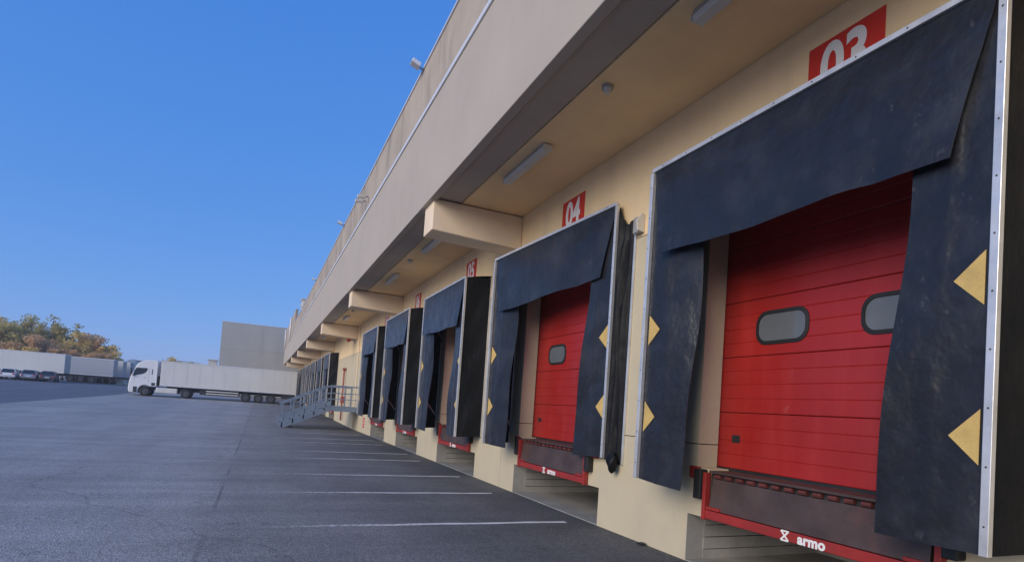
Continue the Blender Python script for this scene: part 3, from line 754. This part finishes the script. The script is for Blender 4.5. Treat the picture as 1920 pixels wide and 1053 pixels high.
def trailer_parts(T, x0, body, L=13.6, base=1.2, top=3.82, wd=2.5, wheels=True):
    y0, y1 = -wd/2, wd/2
    b = MB().box(x0, x0+L, y0, y1, base, top).build('trailer_box', body, T, bevel=.02)
    for yy in (y0-.012, y1+.012):
        MB().box(x0-.01, x0+L+.01, yy-.012, yy+.012, base-.02, base+.10).build('bottom_rail', M['coping'], b)
        MB().box(x0-.01, x0+L+.01, yy-.012, yy+.012, top-.09, top+.02).build('top_rail', M['coping'], b)
    for s in (-1, 1):
        d = MB().box(x0+L+.001, x0+L+.035, min(s*.01, s*1.2), max(s*.01, s*1.2), base+.05, top-.1).build('rear_door', M['panelw'], T, bevel=.01)
        for yy in (s*.3, s*.85): MB().tube((x0+L+.06, yy, base+.02), (x0+L+.06, yy, top-.08), .022, n=6).build('lock_bar', M['steel'], d)
        for zz in (.45, 1.0, 1.6, 2.2): MB().box(x0+L+.036, x0+L+.05, min(s*.9, s*1.22), max(s*.9, s*1.22), base+zz, base+zz+.06).build('hinge', M['steel'], d)
    MB().box(x0+L-.02, x0+L+.05, y0, y1, top-.098, top+.03).build('rear_header', M['coping'], T)
    for s in (-1, 1): MB().box(x0+.6, x0+L-.1, s*.5-.07, s*.5+.07, .85, base-.001).build('chassis_rail', M['chassis'], T)
    MB().box(x0+L-.35, x0+L-.22, y0+.05, y1-.05, .45, .58).build('underrun_bar', M['chassis'], T)
    for s in (-1, 1): MB().box(x0+L-.20, x0+L-.17, s*1.0-.2, s*1.0+.2, .62, .76).build('tail_light', M['redlamp'], T)
    if wheels:
        for k in range(3):
            xx = x0+8.35+1.31*k
            for s in (-1, 1):
                wheel(T, xx, s*1.06, .5, .34, s)
                m = MB()
                m.grid(lambda p, q, xx=xx, s=s: Vector((xx+.58*math.cos(math.pi*p), s*(.9+.34*q), .5+.58*math.sin(math.pi*p))), 10, 1)
                m.build('mudguard', M['chassis'], T, solid=.02)
    for s in (-1, 1):
        for zz in (.62, .88): MB().box(x0+4.4, x0+7.6, s*1.2-.015, s*1.2+.015, zz, zz+.10).build('side_guard', M['panelw'], T)
        for xx in (4.6, 6.0, 7.4): MB().box(x0+xx, x0+xx+.06, s*1.17-.02, s*1.17+.012, .6, base-.001).build('guard_post', M['chassis'], T)
    return b
def landing_legs(T, x0):
    for s in (-1, 1):
        MB().box(x0+2.7, x0+2.84, s*.75-.07, s*.75+.07, .06, 1.2).box(x0+2.6, x0+2.94, s*.75-.16, s*.75+.16, 0, .06).build('landing_leg', M['chassis'], T)
# lorry: local x=0 cab front, +x rear
LX, LY, LZ = -12.55, 72.27, .5
T = thing('articulated_lorry', 'white articulated lorry backed up to the far dock', 'lorry', (LX, LY, gz(0, 71)))
T.rotation_euler = (0, R(0.0), 0)
prof = [(.06, .32), (.0, .62), (.02, 1.15), (.06, 1.55), (.16, 1.98), (.52, 3.02), (.70, 3.34), (1.0, 3.6), (1.5, 3.80), (2.45, 3.84), (2.5, 1.05)]
arch = [(1.52+.64*math.cos(R(a)), .52+.64*math.sin(R(a))) for a in range(55, 190, 15)]
prof2 = prof + [(2.02, 1.05)] + arch + [(.86, .32)]
cab = MB().prism(prof2, lambda a, b, t: (a, t, b), -1.24, 1.24).build('cab', M['truck'], T, bevel=.06)
win = [(.34, 2.06), (.60, 2.92), (1.62, 2.95), (1.60, 2.70), (1.42, 2.42), (1.10, 2.26), (.75, 2.18)]
for s in (-1, 1):
    MB().prism(win, lambda a, b, t: (a, t, b), s*1.238, s*1.247).build('side_window', M['glass'], cab)
    MB().prism([(2.02, 2.3), (2.02, 2.86), (2.10, 2.86), (2.10, 2.3)], lambda a, b, t: (a, t, b), s*1.238, s*1.247).build('rear_slit_window', M['glass'], cab)
    for xs_ in (.5, 1.78): MB().box(xs_, xs_+.012, s*1.2405-.001, s*1.2405+.001, 1.3, 3.0).build('door_seam', M['chassis'], cab)
    MB().box(1.35, 1.5, s*1.247-.012, s*1.247+.012, 1.9, 1.94).build('door_handle', M['chassis'], cab)
    MB().bar((.20, s*1.42, 2.1), (.20, s*1.42, 2.85), (.12, 0, 0), (0, .2, 0)).build('mirror', M['chassis'], cab, bevel=.03)
    MB().beam((.25, s*1.2, 2.8), (.2, s*1.4, 2.8), .03, .03).build('mirror_arm', M['chassis'], cab)
    MB().box(-.012, .1, s*.95-.2, s*.95+.2, .68, .88).build('headlight', M['clear'], cab, bevel=.02)
    MB().box(2.38, 2.52, s*1.2-.05, s*1.2+.05, 1.1, 3.75).build('air_deflector', M['truck'], cab, bevel=.02)
    MB().box(.9, 2.2, s*1.12-.08, s*1.12+.08, .36, .60) if False else None
    wheel(T, 1.52, s*1.06, .5, .32, s)
    wheel(T, 5.30, s*1.0, .5, .5, s)
    m = MB(); m.grid(lambda p, q, s=s: Vector((5.3+.6*math.cos(math.pi*p), s*(.72+.5*q), .5+.6*math.sin(math.pi*p))), 12, 1); m.build('mudguard', M['chassis'], T, solid=.03)
    MB().box(2.5, 4.5, s*.95-.27, s*.95+.27, .42, .98).build('fuel_tank', M['panelw'] if s < 0 else M['rim'], T, bevel=.08)
ws = MB().add([(.13, -1.1, 2.02), (.13, 1.1, 2.02), (.488, 1.0, 3.03), (.488, -1.0, 3.03)], [(0, 1, 2, 3)])
ws.build('windscreen', M['glass'], cab, solid=.03)
MB().box(-.012, .05, -.7, .7, .95, 1.7).build('grille', M['chassis'], cab, bevel=.02)
MB().box(1.0, 6.6, -.45, -.3, .7, .98).box(1.0, 6.6, .3, .45, .7, .98).box(4.6, 6.2, -.5, .5, .98, 1.12).build('tractor_chassis', M['chassis'], T)
MB().box(2.55, 2.78, -.9, .9, 1.2, 2.2).build('cab_rear_equipment', M['chassis'], T)
trailer_parts(T, 2.82, M['panelw'])
for s in (-1, 1): MB().box(6.6, 10.5, s*.98-.05, s*.98+.05, .5, 1.19).build('side_skirt', M['chassis'], T)
MB().box(14.9, 16.1, -1.15, 1.15, .62, 1.19).build('rear_frame', M['chassis'], T)
MB().box(-.02, .3, -1.22, 1.22, .30, .52).build('bumper', M['chassis'], cab, bevel=.03)
MB().box(.5, 1.2, -.95, .95, 3.60, 3.66).build('sun_visor', M['chassis'], cab, bevel=.01)
for s in (-1, 1):
    MB().box(.45, .80, s*1.245-.012, s*1.245+.012, .36, .95).build('cab_step', M['chassis'], cab, bevel=.02)
    MB().box(2.06, 2.45, s*1.243-.006, s*1.243+.006, 1.15, 1.45).build('side_grille', M['chassis'], cab)
    for k in range(6): MB().box(3.4+2.3*k, 3.5+2.3*k, s*1.276-.006, s*1.276+.006, 1.24, 1.28).build('marker_light', M['amber'], T)
    for k in range(1, 11): MB().box(2.82+1.236*k-.008, 2.82+1.236*k+.008, s*1.253-.003, s*1.253+.003, 1.31, 3.72).build('panel_seam', M['panelg'], T)
# parked trailers
def parked(xrear, yc, label, body):
    T = thing('parked_trailer', label, 'trailer', (xrear-13.6, yc, gz(0, yc)), group='trailers parked side by side')
    trailer_parts(T, 0, body, top=3.75); landing_legs(T, 0); return T
parked(-24.2, 96.4, 'white box trailer parked behind the row of cars', M['panelw'])
parked(-20.4, 105.2, 'grey box trailer parked above the low post fence', M['panelg'])
parked(-19.9, 108.9, 'pale box trailer parked directly behind the grey box trailer', M['panelw'])
parked(-19.6, 112.6, 'outermost pale box trailer beyond the grey one', M['panelw'])
parked(-38.4, 95.6, 'white box trailer standing end to end with the one behind the cars', M['panelw'])

# ------------------------------------------------------------------ cars
def car(x, y, rz, label, paint):
    T = thing('parked_car', label, 'car', (x, y, gz(x, y)), rz, group='cars parked in front of the trailers')
    low = [(-2.05, .32), (-2.12, .62), (-2.02, .92), (-1.0, .98), (1.1, .98), (1.95, .84), (2.1, .62), (2.05, .32)]
    body = MB().prism(low, lambda a, b, t: (a, t, b), -.87, .87).build('body', paint, T, bevel=.07)
    MB().add([(-1.9, -.80, .96), (-1.9, .80, .96), (1.15, .80, .96), (1.15, -.80, .96), (-1.45, -.62, 1.47), (-1.45, .62, 1.47), (.15, .62, 1.47), (.15, -.62, 1.47)],
             [(0, 1, 5, 4), (1, 2, 6, 5), (2, 3, 7, 6), (3, 0, 4, 7), (4, 5, 6, 7)]).build('window_band', M['glass'], T, bevel=.03)
    MB().add([(-1.52, -.63, 1.46), (-1.52, .63, 1.46), (.2, .63, 1.46), (.2, -.63, 1.46), (-1.4, -.55, 1.53), (-1.4, .55, 1.53), (.0, .55, 1.53), (.0, -.55, 1.53)],
             [(0, 1, 5, 4), (1, 2, 6, 5), (2, 3, 7, 6), (3, 0, 4, 7), (4, 5, 6, 7), (3, 2, 1, 0)]).build('roof', paint, T, bevel=.03)
    for s in (-1, 1):
        for xx in (-1.3, 1.3):
            wheel(T, xx, s*.80, .32, .2, s)
        MB().beam((-.45, s*.815, .97), (-.45, s*.64, 1.46), .05, .06).build('pillar', paint, T)
        MB().beam((-1.85, s*.81, .97), (-1.45, s*.635, 1.47), .08, .06).build('pillar', paint, T)
        MB().beam((1.12, s*.81, .97), (.16, s*.635, 1.47), .06, .05).build('pillar', paint, T)
        MB().box(-2.12, -1.98, s*.68-.14, s*.68+.14, .68, .86).build('tail_light', M['redlamp'], T, bevel=.02)
        MB().box(1.93, 2.09, s*.64-.17, s*.64+.17, .62, .76).build('headlight', M['clear'], T, bevel=.02)
        MB().box(.75, .9, s*.9-.08, s*.9+.08, .98, 1.1).build('wing_mirror', paint, T, bevel=.02)
    MB().box(-2.14, -2.10, -.26, .26, .55, .66).build('number_plate', M['white'], T)
    return T
M['carw'] = mat('car_white', (.75, .75, .75), .25, var=.02); M['cars'] = mat('car_silver', (.42, .43, .45), .3, .5, var=.03); M['carg'] = mat('car_graphite', (.12, .125, .14), .25, .3)
for cx_, cyy, rz_, lab_, pm_ in ((-30.9, 92.6, 93, 'silver hatchback at the outer end of the parked row', 'cars'), (-28.9, 92.4, 95, 'white hatchback parked between two silver cars', 'carw'),
                             (-27.0, 92.8, 97, 'pale silver hatchback between the white and the graphite car', 'cars'), (-25.1, 93.0, 97, 'graphite hatchback at the lorry end of the parked row', 'carg')):
    car(cx_, cyy, R(rz_), lab_, M[pm_]).scale = (.9, .9, .9)

# ------------------------------------------------------------------ fence, heap, cabin, grey building
T = thing('post_fence', 'low steel post and rail fence under the grey trailer', 'fence', (-25, 100.5, gz(0, 100.5)))
pm = MB().box(-.05, .05, -.05, .05, 0, 1.05).mesh('post', M['fencem'])
for k in range(13): inst('post', pm, T, (k*.82, 0, 0))
for z in (.98, .12): MB().box(-.1, 9.95, .051, .10, z-.04, z+.04).build('rail', M['fencem'], T)
def heap(p, q):
    a = 2*math.pi*p; r = 4.2*q*(1+.12*math.sin(3*a)+.06*math.sin(7*a+1))
    return Vector((r*math.cos(a), r*math.sin(a), 5.3*(1-q**1.7)*(1+.04*math.sin(5*a)*q)))
o = MB().grid(heap, 28, 10).build('sand_heap', M['sand'], smooth=True); o.location = (-24.2, 140, 1.45)
tag(o, 'pale sunlit sand heap showing behind the lorry cab', 'heap')
T = thing('plastered_cabin', 'small pale plastered tower beside the tall grey building', 'building', (-8.3, 120, 1.4))
MB().box(-.7, .7, -.7, .7, 0, 5.6).build('wall', M['cream2'], T); MB().box(-.9, .9, -.9, .9, 5.601, 5.8).build('roof', M['coping'], T)
MB().box(-.3, .3, -.72, -.69, 3.6, 4.6).build('window', M['glass'], T)
T = thing('grey_building', 'tall plain grey clad building beyond the white lorry', 'building', (-5.6, 92.0, 1.0))
for k, (za, zb) in enumerate(((0, 3.3), (3.31, 6.6), (6.61, 10.45))):
    for j, (xa, xb) in enumerate(((0, 5.5), (5.51, 11.0))):
        MB().box(xa, xb, 0, .2, za, zb).build('cladding_panel', M['grey_clad'], T, bevel=.01)
MB().box(.0, .2, .201, 14, 0, 10.45).build('side_wall', M['grey_clad'], T)
MB().box(.201, 11, 13.8, 14, 0, 10.45).build('rear_wall', M['grey_clad'], T)
MB().box(.201, 11, .201, 13.79, 10.1, 10.3).build('roof', M['grey_clad'], T)
MB().box(-.04, 11, -.04, .24, 10.453, 10.52).build('coping', M['coping'], T)

# ------------------------------------------------------------------ trees
def tree(x, y, h, rx, label, leaf, seed, n=1500, open_=.0, group='trees behind the trailers', base=.25, ls=.20):
    r = random.Random(seed)
    T = thing('tree', label, 'tree', (x, y, gz(x, y)), group=group)
    mb = MB(); P = Vector((0, 0, -.1)); rad = h*.022; pts = [(P.copy(), rad)]
    for k in range(5):
        P = P+Vector((r.uniform(-.05, .05)*h, r.uniform(-.05, .05)*h, h*.17)); rad *= .78; pts.append((P.copy(), rad))
    for (a, ra), (b, rb) in zip(pts, pts[1:]): mb.tube(a, b, ra, rb, 7, False)
    clumps = []
    for k in range(11):
        i = r.randint(1, 4); a, ra = pts[i]; an = r.uniform(0, 6.28); up_ = r.uniform(.25, 1.0)
        d = Vector((math.cos(an), math.sin(an), up_)).normalized()*rx*r.uniform(.55, 1.05)
        b = a+d; mid = a+d*.5+Vector((0, 0, -.03*h)); mb.tube(a, mid, ra*.5, ra*.3, 5, False); mb.tube(mid, b, ra*.3, ra*.1, 5, False)
        clumps.append((b, rx*r.uniform(.28, .48)))
        clumps.append((mid+Vector((r.uniform(-1, 1), r.uniform(-1, 1), r.uniform(0, 1)))*rx*.2, rx*r.uniform(.2, .34)))
    clumps.append((pts[-1][0]+Vector((0, 0, .03*h)), rx*.42))
    for k in range(14):
        an = r.uniform(0, 6.28); rr = rx*r.uniform(.1, .9)
        clumps.append((Vector((rr*math.cos(an), rr*math.sin(an), h*r.uniform(base, .8))), rx*r.uniform(.25, .42)))
    mb.build('trunk', M['bark'], T, smooth=True)
    cr = MB(); vs = []; fs = []
    for i in range(n):
        c, cr_ = r.choice(clumps)
        d = Vector((r.gauss(0, 1), r.gauss(0, 1), r.gauss(0, 1))).normalized()*cr_*1.25*(r.random()**.6)
        p = c+Vector((d.x, d.y, d.z*.75)); p.z = min(max(p.z, .3), h)
        a = Vector((r.gauss(0, 1), r.gauss(0, 1), r.gauss(0, .7))).normalized(); b = a.orthogonal().normalized()
        s = ls*r.uniform(.6, 1.35)
        k = len(vs); vs += [p-a*s, p+b*s*.55, p+a*s, p-b*s*.55]; fs.append((k, k+1, k+2, k+3))
    cr.add(vs, fs); me = bpy.data.meshes.new('crown'); me.from_pydata([tuple(v) for v in vs], [], fs); me.materials.append(leaf)
    o = bpy.data.objects.new('crown', me); C.objects.link(o); o.parent = T
    return T
TR = [(-50.0, 133, 11.0, 3.6, 'leafo', 'tall golden tree at the outer edge of the wood'), (-46.0, 137, 11.6, 3.4, 'leafo', 'golden brown tree behind the outer trailer'),
      (-42.6, 134, 10.6, 3.1, 'leafg', 'olive tree behind the white trailer, next to the golden one'), (-39.2, 136, 12.6, 2.9, 'leafg', 'tall olive tree with a rounded crown above the white trailer'),
      (-36.9, 131, 8.0, 2.6, 'leafb', 'low russet tree under the tall olive trees'), (-35.0, 137, 13.2, 2.3, 'leafg', 'tall thin tree with an open airy crown'),
      (-32.2, 133, 9.8, 2.7, 'leafo', 'ochre tree beside the airy thin one'), (-29.8, 135, 9.8, 2.5, 'leafb', 'russet tree above the grey trailer'),
      (-27.6, 134, 7.8, 2.0, 'leafo', 'small ochre tree at the end of the wood next to the sand heap'), (-40.8, 129, 6.0, 2.6, 'leafb', 'low russet bush like tree behind the cars'),
      (-45.0, 130, 7.0, 2.8, 'leafg', 'low olive tree in front of the golden ones'), (-33.5, 129, 5.6, 2.4, 'leafb', 'low russet tree behind the grey trailer'),
      (-48.2, 139, 11.8, 3.2, 'leafo', 'golden tree standing between the two golden ones'), (-44.2, 140, 11.2, 3.0, 'leafo', 'ochre tree behind the low olive one'),
      (-41.0, 140, 11.6, 3.0, 'leafg', 'olive tree between the rounded olive tree and the golden trees'), (-37.4, 141, 10.8, 2.8, 'leafg', 'olive tree between the rounded and the airy tree'),
      (-34.0, 141, 10.2, 2.8, 'leafo', 'ochre tree hidden behind the airy thin one'), (-31.0, 139, 9.8, 2.6, 'leafo', 'ochre tree behind the russet one'),
      (-38.5, 128, 5.4, 2.6, 'leafo', 'low ochre tree in front of the olive trees'),
      (-29.0, 130, 5.6, 2.2, 'leafb', 'low brown tree where the wood drops to the sand heap')]
for i, (x, y, h, rx, lf, lab) in enumerate(TR):
    tree(x, y, h, rx, lab, M[lf], 40+i, n=7500 if i != 5 else 3000)
for i, (x, h) in enumerate([(-34.5, 6.4), (-31, 7.4), (-27.5, 8.4), (-24, 8.9), (-20.5, 8.3), (-17, 7.3), (-13.5, 6.4)]):
    tree(x, 200+3*(i % 3), h, 3.2, 'distant sunlit tree showing above the roof of the white lorry', M['leafo' if i % 2 else 'leafg'], 80+i, n=2600, group='distant trees above the lorry', ls=.34)

# ------------------------------------------------------------------ thin haze over the yard
hz = bpy.data.materials.new('haze_air'); hz.use_nodes = True
hn = hz.node_tree; hn.nodes.remove(hn.nodes['Principled BSDF'])
pv = hn.nodes.new('ShaderNodeVolumePrincipled'); pv.inputs['Color'].default_value = (.92, .93, .95, 1); pv.inputs['Density'].default_value = .0009
pv.inputs['Anisotropy'].default_value = .2
hn.links.new(pv.outputs[0], hn.nodes['Material Output'].inputs['Volume'])
o = MB().box(-2600, 2600, -700, 2600, -1.2, 16.0).build('haze', hz); o['kind'] = 'stuff'
